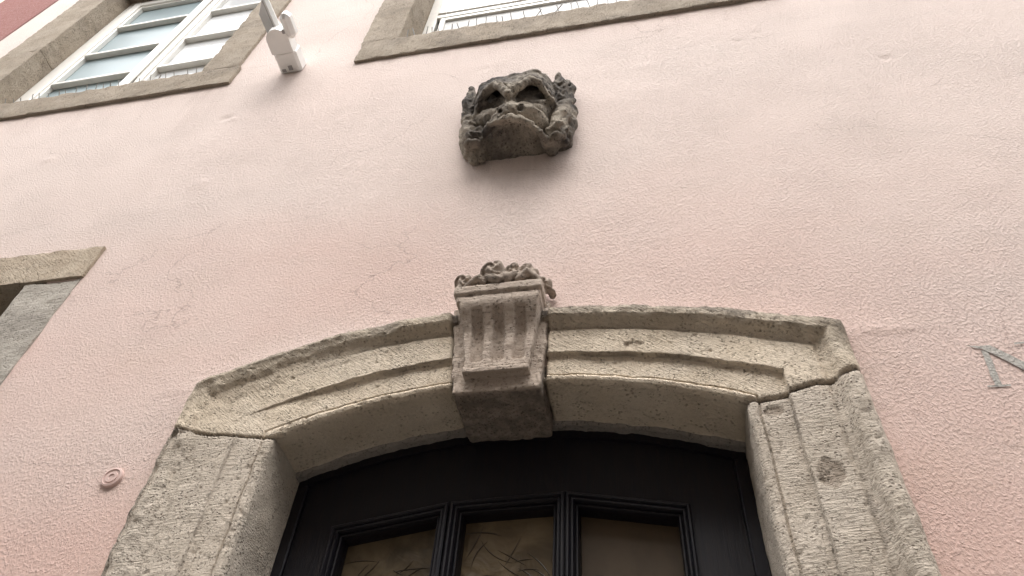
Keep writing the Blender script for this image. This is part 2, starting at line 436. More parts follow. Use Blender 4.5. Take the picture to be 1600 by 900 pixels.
DENTS = [(-1.70, 2.90, .030, .007), (-1.66, 2.87, .020, -.004), (0.92, 2.58, .016, .008), (.55, 2.95, .02, .004), (0.47, 2.90, .016, .005), (-1.60, 2.35, .05, -.003),
         (.50, 0.62, .03, -.004), (-2.5, 2.75, .03, -.004), (-0.55, 3.0, .03, .003), (0.1, 2.8, .04, -.003)]
def arc_z(x, cx, hw, z_end, rise):
    r = (hw * hw + rise * rise) / (2 * rise)
    return z_end + rise - r + np.sqrt(np.maximum(r * r - (x - cx) ** 2, 0))
OC, OHW, OZ, ORISE = -0.358, 0.800, 1.262, 0.146          # outer arch of the surround
IC, IHW, IZ, IRISE = -0.344, 0.541, 1.080, 0.110          # inner arch
def outer_z(x):
    """the two arch stones do not match: the right one is cut flatter"""
    k = smooth(-.27, -.45, x)
    return k * arc_z(x, OC, OHW, 1.262, .181) + (1 - k) * arc_z(x, OC, OHW, 1.281, .140)
def wall_h(x, z):
    """how far the plaster face lies behind the plane y = WY"""
    P = np.stack([x, z, 0 * x], -1)
    h = 0.005 * fbm(P, 0.8, 3, 11) + 0.0016 * fbm(P, 4.0, 3, 12)
    for cx, cz, r, a in DENTS:
        d2 = ((x - cx) ** 2 + ((z - cz) * 1.2) ** 2) / (r * r)
        h = h + a * np.exp(-d2 * 1.5)
    # plaster is dressed up to the stones
    d = np.abs(np.where(z < OZ, np.abs(x - OC) - OHW, z - outer_z(x)))
    h = h - 0.004 * np.exp(-(d / 0.05) ** 2)
    return h
HOLES = [(-1.02, 0.32, -Z0 - 1, 1.245), (-3.52, -1.97, 3.40, 5.42), (-1.08, 0.56, 3.40, 5.42), (-2.86, -1.95, 0.30, 1.86)]
def wall_grid(x0, x1, z0, z1, dense, hfun, holes, step):
    def axis(a, b, da, db, extra):
        t = list(np.arange(max(a, da), min(b, db), step)) + [a, b] + list(np.arange(a, da, .25)) + list(np.arange(db, b, .25)) + [e for e in extra if a < e < b]
        return np.array(sorted(set(np.round(t, 4))))
    xs = axis(x0, x1, dense[0], dense[1], [h[0] for h in holes] + [h[1] for h in holes])
    zs = axis(z0, z1, dense[2], dense[3], [h[2] for h in holes] + [h[3] for h in holes])
    X, Zz = np.meshgrid(xs, zs, indexing='ij')
    V = np.stack([X, WY + hfun(X, Zz), Zz], -1).reshape(-1, 3)
    I = np.arange(X.size).reshape(X.shape)
    cx = (X[:-1, :-1] + X[1:, 1:]) / 2; cz = (Zz[:-1, :-1] + Zz[1:, 1:]) / 2
    ok = np.ones(cx.shape, bool)
    for h in holes: ok &= ~((cx > h[0]) & (cx < h[1]) & (cz > h[2]) & (cz < h[3]))
    F = np.stack([I[:-1, :-1], I[1:, :-1], I[1:, 1:], I[:-1, 1:]], -1)[ok]
    used = np.unique(F); rm = -np.ones(len(V), np.int64); rm[used] = np.arange(len(used))
    return V[used], rm[F]
V, F = wall_grid(-3.965, 4.5, -Z0, 9.0, (-3.9, 1.4, 0.4, 4.6), wall_h, HOLES, 0.0125)
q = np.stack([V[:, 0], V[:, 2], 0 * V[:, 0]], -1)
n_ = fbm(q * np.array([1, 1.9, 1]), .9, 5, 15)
glare_fade = .01 + .78 * smooth(.45, 2.2, V[:, 2] + .6 * n_) + .12 * n_  # paler with height: painted glare as well as faded plaster
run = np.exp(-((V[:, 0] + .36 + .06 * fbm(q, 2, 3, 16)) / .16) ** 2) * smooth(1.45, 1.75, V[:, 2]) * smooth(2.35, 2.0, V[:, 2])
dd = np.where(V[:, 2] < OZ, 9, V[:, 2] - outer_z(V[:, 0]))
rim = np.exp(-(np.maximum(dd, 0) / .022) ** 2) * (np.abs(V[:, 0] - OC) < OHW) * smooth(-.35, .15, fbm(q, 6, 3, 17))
glare_fade = np.clip(glare_fade + .2 * run + .6 * rim, 0, .92)
def under(x0, x1, zt, ln, a):
    xx = np.abs(V[:, 0] - (x0 + x1) / 2) - (x1 - x0) / 2
    return a * smooth(.05, -.03, xx + .04 * fbm(q, 9, 2, 18)) * smooth(zt - ln, zt, V[:, 2] + .35 * ln * fbm(q * np.array([7, .6, 1]), 1.6, 3, 19)) * (V[:, 2] < zt + .03)
dirt_shade = under(-3.7, -1.83, 3.28, .30, .22) + under(-1.2, .72, 3.28, .25, .16) + under(-1.56, -1.46, 3.29, 1.0, .22) + under(-1.93, -1.80, 3.28, 1.2, .26) + under(-.54, -.17, 2.20, .40, .20)  # last term paints the soft shadow below the grotesque; the others are dirt
dirt_shade = dirt_shade + .42 * np.exp(-(np.where(V[:, 2] < OZ, np.maximum(np.abs(V[:, 0] - OC) - OHW, 0), 9) / .035) ** 2) * smooth(-.2, .3, fbm(q, 8, 3, 20))  # darker tint hugging the outer edges of the jambs
mk('wall', V, F, M_PINK, house, True, attrs={'glare_faded': glare_fade, 'dirt_shade': np.clip(dirt_shade, 0, .6)})
MB().box(-3.96, 4.5, 1.62, 1.9, -Z0, 9.0).build('back_wall', M_DARK, house)

# --- stone surround of the door: one swept moulding, cut into its real stones
sur = empty('door_surround', house, 'pale weathered stone surround with a flat arch, stepped mouldings and carved keystone')
def profile():
    """(t across the face from the outer edge 0 to the arris 1, height in front of the wall)"""
    k = [(0.0, -.03), (0.001, .012), (0.02, .030), (0.06, .044), (0.12, .048), (0.17, .047), (0.195, .042), (0.22, .030), (0.25, .020), (0.29, .0165), (0.31, .019),
         (0.33, .021), (0.625, .021), (0.632, .020), (0.640, .008), (0.655, .0075), (0.885, .0075), (0.893, .002), (0.905, .002), (0.913, .011), (0.94, .0155), (0.975, .012), (0.992, .006), (1.0, .0)]
    return np.array(k)
prof = profile()
ts = np.unique(np.round(np.concatenate([np.linspace(0, 1, 84), prof[:, 0]]), 4))
ps = np.interp(ts, prof[:, 0], prof[:, 1])
dep = np.linspace(0, 0.138, 30)[1:]
def path():
    O = []; I = []
    def jamb(sgn, zs):
        for q in zs:
            xo = OC + sgn * OHW; xi = IC + sgn * IHW
            oz = 1.262 if sgn < 0 else 1.281
            O.append((xo, -Z0 + (oz + Z0) * q)); I.append((xi, -Z0 + (IZ + Z0) * q))
    zs = np.unique(np.concatenate([np.linspace(0, .70, 12), np.linspace(.70, 1, 190)]))
    jamb(-1, zs)
    for a in np.linspace(-1, 1, 360)[1:-1]:
        xo = OC + OHW * a; xi = IC + IHW * a
        O.append((xo, float(outer_z(np.array(xo))))); I.append((xi, float(arc_z(np.array(xi), IC, IHW, IZ, IRISE))))
    jamb(1, zs[::-1])
    return np.array(O), np.array(I)
O, I_ = path()
A = O[:, None, :] * (1 - ts)[None, :, None] + I_[:, None, :] * ts[None, :, None]
front = np.stack([A[..., 0], WY - ps[None, :] + 0 * A[..., 0], A[..., 1]], -1)
nj = (len(I_) - 358) // 2
k_ = np.where((np.arange(len(I_)) < nj) | (np.arange(len(I_)) >= len(I_) - nj), 1.28, 1.0)[:, None]
inner = np.stack([np.repeat(I_[:, :1], len(dep), 1), WY + dep[None] * k_, np.repeat(I_[:, 1:], len(dep), 1)], -1)
G = np.concatenate([front, inner], 1); ns, ntt = G.shape[:2]
T = np.concatenate([ts, 1 + dep / .138])[None].repeat(ns, 0)
x, y, z = G[..., 0].copy(), G[..., 1].copy(), G[..., 2].copy()
P2 = np.stack([x, z, y], -1)
# left stones are worn until their mouldings run out near the corner
worn = smooth(0.30, 0.0, np.abs(x + 1.03) * .9) * smooth(0.95, 1.15, z) * (T < 1) * (T > .24)
worn = np.maximum(worn, .55 * smooth(-.9, -1.0, x) * (z < 1.1) * (T < 1) * (T > .02))
y = np.where(T <= 1, y * (1 - worn) + (WY - .016) * worn, y)
w2_ = .75 * smooth(-.50, -.92, x) * (T > .1) * (T < .62) * smooth(1.02, 1.12, z)
y = y * (1 - w2_) + w2_ * (WY - np.interp(T, [.1, .22, .4, .62], [.044, .030, .018, .018]))
rough = np.where(T < .24, .0075, .0026)
y = y - rough * fbm(P2, 26, 4, 21) * (T <= 1) * (T > 0) - .0035 * fbm(P2, 7, 3, 22) * (T < 1) * (T > 0)
x = x + .0035 * fbm(P2, 24, 4, 23) + np.where(T < .02, .005, 0) * fbm(P2, 14, 3, 24)
z = z + .0035 * fbm(P2, 24, 4, 25) + np.where(T < .02, .006, 0) * fbm(P2, 14, 3, 26)
# pores
pore = smooth(.50, .66, fbm(P2, 70, 2, 27)) * .003
y = y + pore * (T <= 1) * (T > .01)
# joints: springing (jamb | arch stone) and both sides of the keystone
def side(p, a, b): return ((b[0] - a[0]) * (p[1] - a[1]) - (b[1] - a[1]) * (p[0] - a[0])) / math.hypot(b[0] - a[0], b[1] - a[1])
wob = .006 * fbm(P2, 18, 3, 28)
gx, gz = G[..., 0], G[..., 2]
jl = side((gx, gz), (-1.16, 1.112), (-.885, 1.076)) + wob                    # > 0 above
jr = side((gx, gz), (.197, 1.080), (.446, 1.120)) + wob
KL, KR = ((-.457, 1.15), (-.486, 1.45)), ((-.244, 1.15), (-.231, 1.45))
kl = side((gx, gz), *KL); kr = -side((gx, gz), *KR)                           # > 0 outside the keystone
left = gx < -.345
js = np.where(left, jl, jr)
wid = np.where(left, .0028, .0045)
gj = np.exp(-(js / wid) ** 2)
on_front = T < 1.0
gj = gj * np.where(on_front, 1, np.where(T > 1, .35, 1))
kk = np.where(left, kl, kr)
gk = np.exp(-(np.maximum(kk, 0) / .004) ** 2) * (z > 1.1)
groove = np.maximum(gj * np.where(left, .75, 1), gk)
y = np.where(on_front, y + .011 * groove, y)
ny = np.where(T >= 1, .006 * groove, 0)
z = z + ny
mortar = np.clip(groove * 1.15 * (.7 + .6 * fbm(P2, 30, 3, 29)), 0, 1)
soot_shade = np.clip(smooth(.30, .05, T) * smooth(1.12, 1.25, z) * np.where(left, .55, .75) + .25 * smooth(.25, .55, fbm(P2, 9, 4, 31)) * (T < .3), 0, 1)
# shade lines painted under the step and along the hollow, broken by noise
dirt_shade = (np.exp(-((T - .637) / .010) ** 2) + np.exp(-((T - .29) / .022) ** 2) * .7 + np.exp(-((T - .899) / .008) ** 2) * .8) * (T < 1) * smooth(-.25, .25, fbm(P2, 12, 3, 33))
soot_shade = np.clip(soot_shade + dirt_shade * .7 * (1 - worn), 0, 1)
patch = np.zeros_like(x)
for cx, cz, rx_, rz_ in ((.318, .885, .026, .030), (.248, 1.052, .022, .013), (-.03, 1.272, .022, .010)):
    d = np.sqrt(((gx - cx) / rx_) ** 2 + ((gz - cz) / rz_) ** 2) + .35 * fbm(P2, 30, 3, 35)
    pm = smooth(1.1, .85, d) * (T < 1); patch = np.maximum(patch, pm * .8); y = y + pm * .003
    
GV = np.stack([x, y, z], -1).reshape(-1, 3)
GI = np.arange(ns * ntt).reshape(ns, ntt)
GF = np.stack([GI[:-1, :-1], GI[:-1, 1:], GI[1:, 1:], GI[1:, :-1]], -1).reshape(-1, 4)
fc = lambda a: a.reshape(-1)[GF].mean(1)
fl, fj, fk = fc(left.astype(float)) > .5, fc(js), fc(kk)
# the reveal belongs to the jamb below the corner and to the arch stone above it
sidx = np.repeat(np.arange(ns)[:, None], ntt, 1); ncorner = (ns - 358) // 2
fs = fc(sidx.astype(float)); fT = fc(T)
above = np.where(fT > 1, (fs > ncorner - 1) & (fs < ns - ncorner), fj > 0)
for nm, sel, mt, lb in (('jamb', ~above & fl, M_JAMB, 'left stone jamb, its mouldings worn almost flat'),
                    ('jamb', ~above & ~fl, M_JAMB, 'right stone jamb with crisp steps and two brown repair patches'),
                    ('arch_stone', above & fl & (fk > -.012), M_LINTEL, 'left arch stone'),
                    ('arch_stone', above & ~fl & (fk > -.012), M_LINTEL, 'right arch stone with a sooty outer edge')):
    f = GF[sel]; used = np.unique(f); rm = -np.ones(len(GV), np.int64); rm[used] = np.arange(len(used))
    o = mk(nm, GV[used], rm[f], mt, sur, True, attrs={'soot_shade': soot_shade.reshape(-1)[used], 'dressed': (.75 * smooth(1.0, 1.08, T)).reshape(-1)[used], 'mortar': mortar.reshape(-1)[used], 'patch': patch.reshape(-1)[used]})
    o['label'] = lb
# mortar bed between the arch stones and the wooden frame
xa = np.linspace(-.885, .197, 260); ya = np.linspace(1.430, 1.500, 12)
X, Y = np.meshgrid(xa, ya, indexing='ij')
e = .006 * fbm(np.stack([X, Y * 0, Y * 0], -1), 22, 4, 51)
Zb = arc_z(X, IC, IHW, IZ, IRISE) - .010 + .004 * fbm(np.stack([X, Y, 0 * X], -1), 40, 3, 52) + np.where(np.arange(12)[None] == 0, .02, 0) + np.abs(e)
Y2 = Y + np.where(np.arange(12)[None] < 3, e, 0)
Ii = np.arange(X.size).reshape(X.shape)
mk('mortar_bed', np.stack([X, Y2, Zb], -1).reshape(-1, 3), np.stack([Ii[:-1, :-1], Ii[:-1, 1:], Ii[1:, 1:], Ii[1:, :-1]], -1).reshape(-1, 4), M_MORTAR, sur, True)

# --- keystone block, fluted console with its cap, carved roses
h = .003
lo, hi = (-.56, 1.15, 1.12), (-.16, 1.50, 1.50)
P = grid(lo, hi, h)
def taper(P, z0, a0, b0, z1, a1, b1):
    t = (P[..., 2] - z0) / (z1 - z0)
    a = a0 + (a1 - a0) * t; b = b0 + (b1 - b0) * t
    return np.maximum(a - P[..., 0], P[..., 0] - b)
nz = .004 * fbm(P, 28, 4, 61) + .0022 * fbm(P, 80, 2, 62)
blk = smax(taper(P, 1.159, -.455, -.246, 1.43, -.485, -.232), np.maximum(1.272 - P[..., 1], P[..., 1] - 1.462), .008)
blk = smax(blk, np.maximum(1.156 - P[..., 2], P[..., 2] - 1.455), .008)
V, F = surface_net(blk + nz, lo, h)
at_ = lambda V, v=0.0: {'soot_shade': np.full(len(V), v), 'mortar': np.zeros(len(V)), 'patch': np.zeros(len(V))}
ks = mk('keystone', V, F, M_KEY, sur, True, attrs={'soot_shade': .75 * smooth(1.26, 1.19, V[:, 2]) * smooth(1.272, 1.285, V[:, 1]) , 'mortar': np.zeros(len(V)), 'patch': np.zeros(len(V))})  # underside darkened: soffit shade painted into the attribute
zz = P[..., 2]
flare = smooth(1.30, 1.405, zz) ** 1.6
fy = 1.250 - .004 * smooth(1.2, 1.35, zz) - .040 * flare                     # console face, curling out under the cap
half = .0775 + .012 * smooth(1.2, 1.33, zz) + .012 * flare
xc = -.3500 - .001 * flare
con = smax(np.maximum(np.abs(P[..., 0] - xc) - half, fy - P[..., 1]), np.maximum(P[..., 1] - 1.30, np.maximum(1.206 - zz, zz - 1.42)), .005)
for k in (-1, 0, 1):
    cxk = xc + k * .050 * (1 + .12 * smooth(1.2, 1.4, zz))
    fl_ = np.sqrt((P[..., 0] - cxk) ** 2 + ((P[..., 1] - fy) * 1.1) ** 2) - .0150
    fl_ = smax(fl_, np.maximum(1.232 - zz, zz - 1.383), .006)
    con = smax(con, -fl_, .0025)
band = sd_box(P, (-.430, 1.245, 1.194), (-.270, 1.30, 1.209), .003)
bnd2 = sd_box(P, (-.424, 1.249, 1.2115), (-.275, 1.30, 1.220), .003)
con = np.minimum(con, np.minimum(band, bnd2))
c1 = sd_box(P, (-.468, 1.200, 1.428), (-.240, 1.33, 1.458), .006)
c2 = sd_box(P, (-.462, 1.208, 1.402), (-.246, 1.33, 1.430), .007)
con = np.minimum(con, np.minimum(c1, c2))
V, F = surface_net(con + .55 * nz, lo, h)
ff = .6 * np.clip(fbm(V, 20, 3, 64), 0, 1)
mk('fluted_console', V, F, M_KEY, sur, True, attrs={'soot_shade': ff * .5, 'mortar': np.zeros(len(V)), 'patch': np.zeros(len(V))})
lo, hi, h = (-.54, 1.14, 1.42), (-.18, 1.34, 1.66), .0026
P = grid(lo, hi, h)
bed = sd_ell(P, (-.354, 1.262, 1.462), (.114, .046, .040))
ros = bed
def rose(P, c, r, seed):
    q = (P - np.array(c)); L = np.linalg.norm(q, axis=-1)
    d = L - r
    th = np.arctan2(q[..., 0], q[..., 2]); fr = -q[..., 1]
    rad = np.sqrt(q[..., 0] ** 2 + q[..., 2] ** 2)
    g = np.cos(3 * th + seed + rad / r * 7.0)
    d = d + r * .13 * np.sign(g) * np.abs(g) ** .6 * smooth(.1 * r, .5 * r, rad) * smooth(1.25 * r, .8 * r, rad)
    hole = np.linalg.norm(q - np.array((0, -r * 1.02, 0)), axis=-1) - r * .26
    return smax(d, -hole, r * .15)
for c, r, sd_ in (((-.454, 1.236, 1.505), .026, 1), ((-.374, 1.230, 1.523), .037, 2), ((-.324, 1.240, 1.533), .027, 3), ((-.285, 1.236, 1.520), .028, 4), ((-.415, 1.252, 1.508), .022, 5), ((-.246, 1.268, 1.505), .022, 6), ((-.428, 1.232, 1.492), .014, 2.5), ((-.344, 1.225, 1.497), .014, 1.2), ((-.302, 1.224, 1.497), .013, 3.1), ((-.264, 1.228, 1.494), .014, 4.2)):
    ros = smin(ros, rose(P, c, r, sd_), .006)
for a, b, r0, r1 in (((-.446, 1.216, 1.466), (-.414, 1.208, 1.488), .007, .011), ((-.408, 1.206, 1.488), (-.392, 1.208, 1.470), .011, .006), ((-.384, 1.205, 1.488), (-.362, 1.202, 1.474), .011, .013), ((-.356, 1.203, 1.472), (-.342, 1.204, 1.490), .012, .008),
                     ((-.334, 1.204, 1.474), (-.314, 1.208, 1.494), .013, .009), ((-.306, 1.212, 1.474), (-.282, 1.212, 1.498), .008, .013), ((-.274, 1.214, 1.496), (-.256, 1.216, 1.478), .011, .007), ((-.466, 1.222, 1.470), (-.456, 1.226, 1.492), .008, .010),
                     ((-.246, 1.222, 1.468), (-.226, 1.285, 1.480), .012, .014), ((-.236, 1.262, 1.44), (-.226, 1.290, 1.43), .012, .013)):
    ros = smin(ros, sd_cap(P, a, b, r0, r1), .004)
ros = smax(ros, 1.452 - P[..., 2] + .03 * smooth(-.25, -.24, P[..., 0]), .003)
ros = ros + .0034 * fbm(P, 60, 3, 66)
V, F = surface_net(ros, lo, h)
mk('rose_carving', V, F, M_KEY, sur, True, attrs=dict(at_(V), soot_shade=np.clip(.35 + .5 * fbm(V, 18, 3, 67), 0, .8)))

# --- wooden door
door = empty('door', house, 'dark stained wooden door with three glazed lights under a shallow arch')
DY = 1.470
fi = lambda xx: float(arc_z(np.array(xx), IC, IHW, IZ, IRISE)) - .006
fb = MB()
N_ = 40
xs = np.linspace(-.884, .196, N_)
def arch_strip(mb, x0, x1, off_lo, off_hi, y0, y1, n=40):
    xs = np.linspace(x0, x1, n); v = []; f = []
    for xx in xs:
        zt = fi(xx) - off_hi; zb = fi(xx) - off_lo
        v += [(xx, y0, zb), (xx, y0, zt), (xx, y1, zt), (xx, y1, zb)]
    for i in range(n - 1):
        a, b = 4 * i, 4 * (i + 1)
        f += [(a, b, b + 1, a + 1), (a + 1, b + 1, b + 2, a + 2), (a + 3, a + 2, b + 2, b + 3), (a, a + 3, b + 3, b)]
    f += [(0, 1, 2, 3), tuple(4 * (n - 1) + k for k in (3, 2, 1, 0))]
    mb.add(v, f)
arch_strip(fb, -.884, .196, .022, -.012, DY - .010, DY + .06)
fb.box(-.886, -.858, DY - .010, DY + .06, -Z0, 1.062, .003); fb.box(.168, .198, DY - .010, DY + .06, -Z0, 1.062, .003)
fb.build('door_frame', M_WOOD, door)
# leaf: stiles, rails and glazing bars with the three openings left free
holes = [((-.7645, -.4885), (.941, .989)), ((-.4820, -.2165), (.990, 1.000)), ((-.2125, .0580), (1.000, .951))]
leaf = MB(); B = .004
ZB = -.35
def quad_slab(mb, q, y0, y1):
    mb.add([(p[0], y0, p[1]) for p in q] + [(p[0], y1, p[1]) for p in q], [(0, 1, 2, 3), (7, 6, 5, 4), (0, 4, 5, 1), (1, 5, 6, 2), (2, 6, 7, 3), (3, 7, 4, 0)])
leaf.box(-.857, -.7645, DY, DY + .045, -Z0, .9405)
leaf.box(.058, .167, DY, DY + .045, -Z0, .9505)
for (a, b), zt in (((-.4885, -.4820), .989), ((-.2165, -.2125), .999)):
    leaf.box(a, b, DY, DY + .045, ZB, zt)
for (a, b), _ in holes: leaf.box(a, b, DY, DY + .045, -Z0, ZB)
# top rail follows the openings below and the arch above
bot = [(-.857, .9405), (-.7645, .941), (-.4885, .989), (-.4820, .990), (-.2165, 1.000), (-.2125, 1.000), (.058, .951), (.167, .9505)]
bx = np.unique(np.concatenate([np.linspace(-.857, .167, 60), [b[0] for b in bot]])); bz = np.interp(bx, [b[0] for b in bot], [b[1] for b in bot])
for i in range(len(bx) - 1):
    quad_slab(leaf, [(bx[i], bz[i]), (bx[i + 1], bz[i + 1]), (bx[i + 1], fi(bx[i + 1]) - .021), (bx[i], fi(bx[i]) - .021)], DY + .001, DY + .046)
leaf.build('door_leaf', M_WOOD, door)
def inset(q, d):
    n = len(q); out = []
    for i in range(n):
        p0, p1, p2 = Vector(q[i - 1]), Vector(q[i]), Vector(q[(i + 1) % n])
        e0 = (p1 - p0).normalized(); e1 = (p2 - p1).normalized()
        n0 = Vector((-e0.y, e0.x)); n1 = Vector((-e1.y, e1.x))
        bis = (n0 + n1); bis = bis / bis.dot(n0) * 1.0 if bis.length > 1e-6 else n0
        out.append(tuple(p1 + bis * d))
    return out
pr = [(-.001, -.010), (.002, -.013), (.006, -.013), (.008, -.009), (.009, -.006), (.012, -.008), (.0155, -.008), (.018, -.002), (.019, .004), (.022, .002), (.025, .003), (.027, .012), (.028, .046)]
for hi_, ((a, b), (za, zb)) in enumerate(holes):
    q = [(a, ZB), (b, ZB), (b, zb), (a, za)]
    v = []; f = []
    for d, yy in pr:
        v += [(p[0], DY + yy, p[1]) for p in inset(q, d)]
    for i in range(len(pr) - 1):
        for k in range(4): f.append((4 * i + k, 4 * i + (k + 1) % 4, 4 * (i + 1) + (k + 1) % 4, 4 * (i + 1) + k))
    mk('moulding', v, f, M_WOOD, door)
    qi = inset(q, .0275)
    pn = MB(); quad_slab(pn, qi, DY + .042, DY + .050)
    lb_ = ('brown filmed pane with curled creases', 'pane of pale brown film with many dark creases', 'smooth dark brown pane')[hi_]
    # creases of the film: raised thin folds
    rnd = random.Random(30 + hi_)
    cr = MB()
    for k in range((11, 17, 3)[hi_]):
        cx_ = rnd.uniform(a + .05, b - .05); cz_ = rnd.uniform(.80, min(za, zb) - .05); th = rnd.choice([rnd.uniform(-.9, -.4), rnd.uniform(.5, 1.2), rnd.uniform(-.2, .2)]); Ls = rnd.uniform(.014, .050 if hi_ < 2 else .020); bend = rnd.uniform(-.22, .22)
        pts = []
        for s_ in np.linspace(-1, 1, 7):
            aa = th + bend * s_
            pts.append((cx_ + math.cos(aa) * Ls * s_, DY + .0415, cz_ + math.sin(aa) * Ls * s_))
        cr.tube(pts, [.0003, .0008, .0012, .0014, .0012, .0007, .0003], 5)
    nf = len(pn.f); pn.add(cr.v, cr.f)
    po = pn.build('pane', (M_FILM1, M_FILM, M_FILM2)[hi_], door); po['label'] = lb_
    po.data.materials.append(M_CREASE)
    po.data.polygons.foreach_set('material_index', np.array([0] * nf + [1] * (len(pn.f) - nf), np.int32))

# ------------------------------------------------------------------ windows
def stone_part(name, args, mat, parent, seed, soot_shade=0.0, **k):
    V, F = rough_box(*args, seed=seed, **k)
    so_ = np.clip(soot_shade + .5 * smooth(.15, .5, fbm(V, 7, 4, seed + 70)), 0, 1) * .6
    return mk(name, V, F, mat, parent, True, attrs={'soot_shade': so_, 'mortar': np.zeros(len(V)), 'patch': np.zeros(len(V))}, sharp=50)

# first-floor window at the left: two sashes of four lights
w1 = empty('window', house, 'white casement window in a stone frame, left sash bluish and right sash painted sky-white')
stone_part('sill', (-3.72, -1.822, 1.283, 1.46, 3.268, 3.452), M_SILL, w1, 101, chip=.002)
stone_part('stone_jamb', (-2.045, -1.842, 1.285, 1.46, 3.455, 5.36), M_SILL, w1, 103, chip=.001)
stone_part('stone_jamb', (-3.70, -3.44, 1.285, 1.46, 3.455, 4.24), M_SILL, w1, 105, chip=.001)
stone_part('stone_jamb', (-3.705, -3.443, 1.287, 1.46, 4.246, 5.36), M_SILL, w1, 106, chip=.001)
stone_part('lintel', (-3.72, -1.83, 1.285, 1.46, 5.365, 5.58), M_SILL, w1, 107, chip=.001)
def frame_ring(mb, x0, x1, z0, z1, wd, y0, y1, b=.004):
    mb.box(x0, x0 + wd, y0, y1, z0, z1, b); mb.box(x1 - wd, x1, y0, y1, z0, z1, b)
    mb.box(x0 + wd - .001, x1 - wd + .001, y0 + .001, y1 - .001, z0, z0 + wd, b); mb.box(x0 + wd - .001, x1 - wd + .001, y0 + .001, y1 - .001, z1 - wd, z1, b)
FY = 1.418
fr = MB(); frame_ring(fr, -3.44, -2.04, 3.46, 5.36, .075, FY, FY + .06)
fr.build('window_frame', M_WHITE, w1)
for k, (a, b) in enumerate(((-3.372, -2.690), (-2.678, -2.106))):
    sa = MB(); wd = .062
    z0, z1 = 3.530, 5.295
    frame_ring(sa, a, b, z0, z1, wd, FY - .012, FY + .034)
    # stepped inner bead
    frame_ring(sa, a + wd - .002, b - wd + .002, z0 + wd - .002, z1 - wd + .002, .022, FY + .000, FY + .03, .003)
    s_o = sa.build('sash', M_WHITE, w1)
    g0, g1 = a + wd + .019, b - wd - .019
    for zz_ in (3.985, 4.395, 4.845):
        MB().box(g0 - .002, g1 + .002, FY - .006, FY + .028, zz_ - .014, zz_ + .014, .003).build('glazing_bar', M_WHITE, w1)
    pn = MB().box(g0 - .004, g1 + .004, FY + .0285, FY + .033, z0 + wd, z1 - wd).build('pane', M_PANE_BLUE if k == 0 else M_PANE_SKY, w1)
    pn['label'] = 'glass with a bluish reflection painted in' if k == 0 else 'glass with the white sky reflection painted in'
MB().box(-2.712, -2.656, FY - .030, FY - .0125, 3.59, 5.29, .006).build('meeting_stile', M_WHITE, w1)

# first-floor window in the middle
w2 = empty('window', house, 'white window in a stone frame at the top edge, with a low pale panel below the bright pane')
stone_part('sill', (-1.192, 0.72, 1.283, 1.50, 3.270, 3.470), M_SILL, w2, 111, chip=.002)
stone_part('stone_jamb', (-1.200, -1.012, 1.285, 1.50, 3.473, 5.36), M_SILL, w2, 113, chip=.001)
stone_part('stone_jamb', (.52, .70, 1.285, 1.50, 3.473, 5.36), M_SILL, w2, 115, chip=.001)
stone_part('lintel', (-1.21, .72, 1.285, 1.50, 5.365, 5.58), M_SILL, w2, 117, chip=.001)
FY = 1.452
fr = MB(); frame_ring(fr, -1.012, .52, 3.48, 5.36, .060, FY, FY + .05)
fr.box(-.953, .461, FY - .004, FY + .046, 4.105, 4.150, .004)
fr.build('window_frame', M_WHITE, w2)
sa = MB(); frame_ring(sa, -.950, .458, 4.152, 5.298, .050, FY - .012, FY + .03); s_o = sa.build('sash', M_WHITE, w2)
MB().box(-.905, .413, FY + .018, FY + .024, 4.20, 5.25).build('pane', M_PANE_SKY, w2)
sa = MB(); frame_ring(sa, -.930, .440, 3.545, 4.100, .030, FY - .002, FY + .03); s_o = sa.build('lower_frame', M_WHITE, w2)
MB().box(-.902, .412, FY + .012, FY + .018, 3.57, 4.07).build('panel', M_PANE_GREY, w2)

# ground-floor window at the left edge
w3 = empty('window', house, 'ground floor window at the left edge with tan stone lintel, grey jamb and dark opening')
stone_part('lintel', (-3.02, -1.812, 1.288, 1.52, 1.828, 1.992), M_TAN, w3, 121, chip=.001)
stone_part('stone_jamb', (-2.030, -1.818, 1.295, 1.52, 0.21, 1.820), M_GREY, w3, 123, chip=.0)
stone_part('stone_jamb', (-3.01, -2.80, 1.295, 1.52, 0.21, 1.820), M_GREY, w3, 125, chip=.0)
stone_part('sill', (-3.05, -1.79, 1.262, 1.52, 0.04, 0.205), M_GREY, w3, 127, chip=.001)
fr = MB(); frame_ring(fr, -2.80, -2.03, .21, 1.826, .06, 1.50, 1.54); fr.box(-2.44, -2.39, 1.498, 1.54, .26, 1.77, .004)
f_o = fr.build('window_frame', M_WOOD, w3)
MB().box(-2.745, -2.085, 1.525, 1.53, .265, 1.77).build('pane', M_PANE_DARK, w3)

# ------------------------------------------------------------------ stone grotesque above the door
lo, hi, h = (-.64, 1.06, 2.12), (-.08, 1.345, 2.80), .0042
P = grid(lo, hi, h)
def A(zu, zv, p):
    """point at depth p in front of the wall"""
    u, v = 660 + zu / 4.5 - 800, -(80 + zv / 4.5 - 450)
    d = rx * u + fw * 1175.8 + up * v
    k = (WY - p) / d.y
    return (d.x * k, d.y * k, d.z * k)
# back block let into the wall, and the skull
g = sd_box(P, (-.500, 1.230, 2.25), (-.215, 1.40, 2.55), .05)
g = smin(g, sd_ell(P, (-.352, 1.255, 2.46), (.128, .085, .125)), .03)
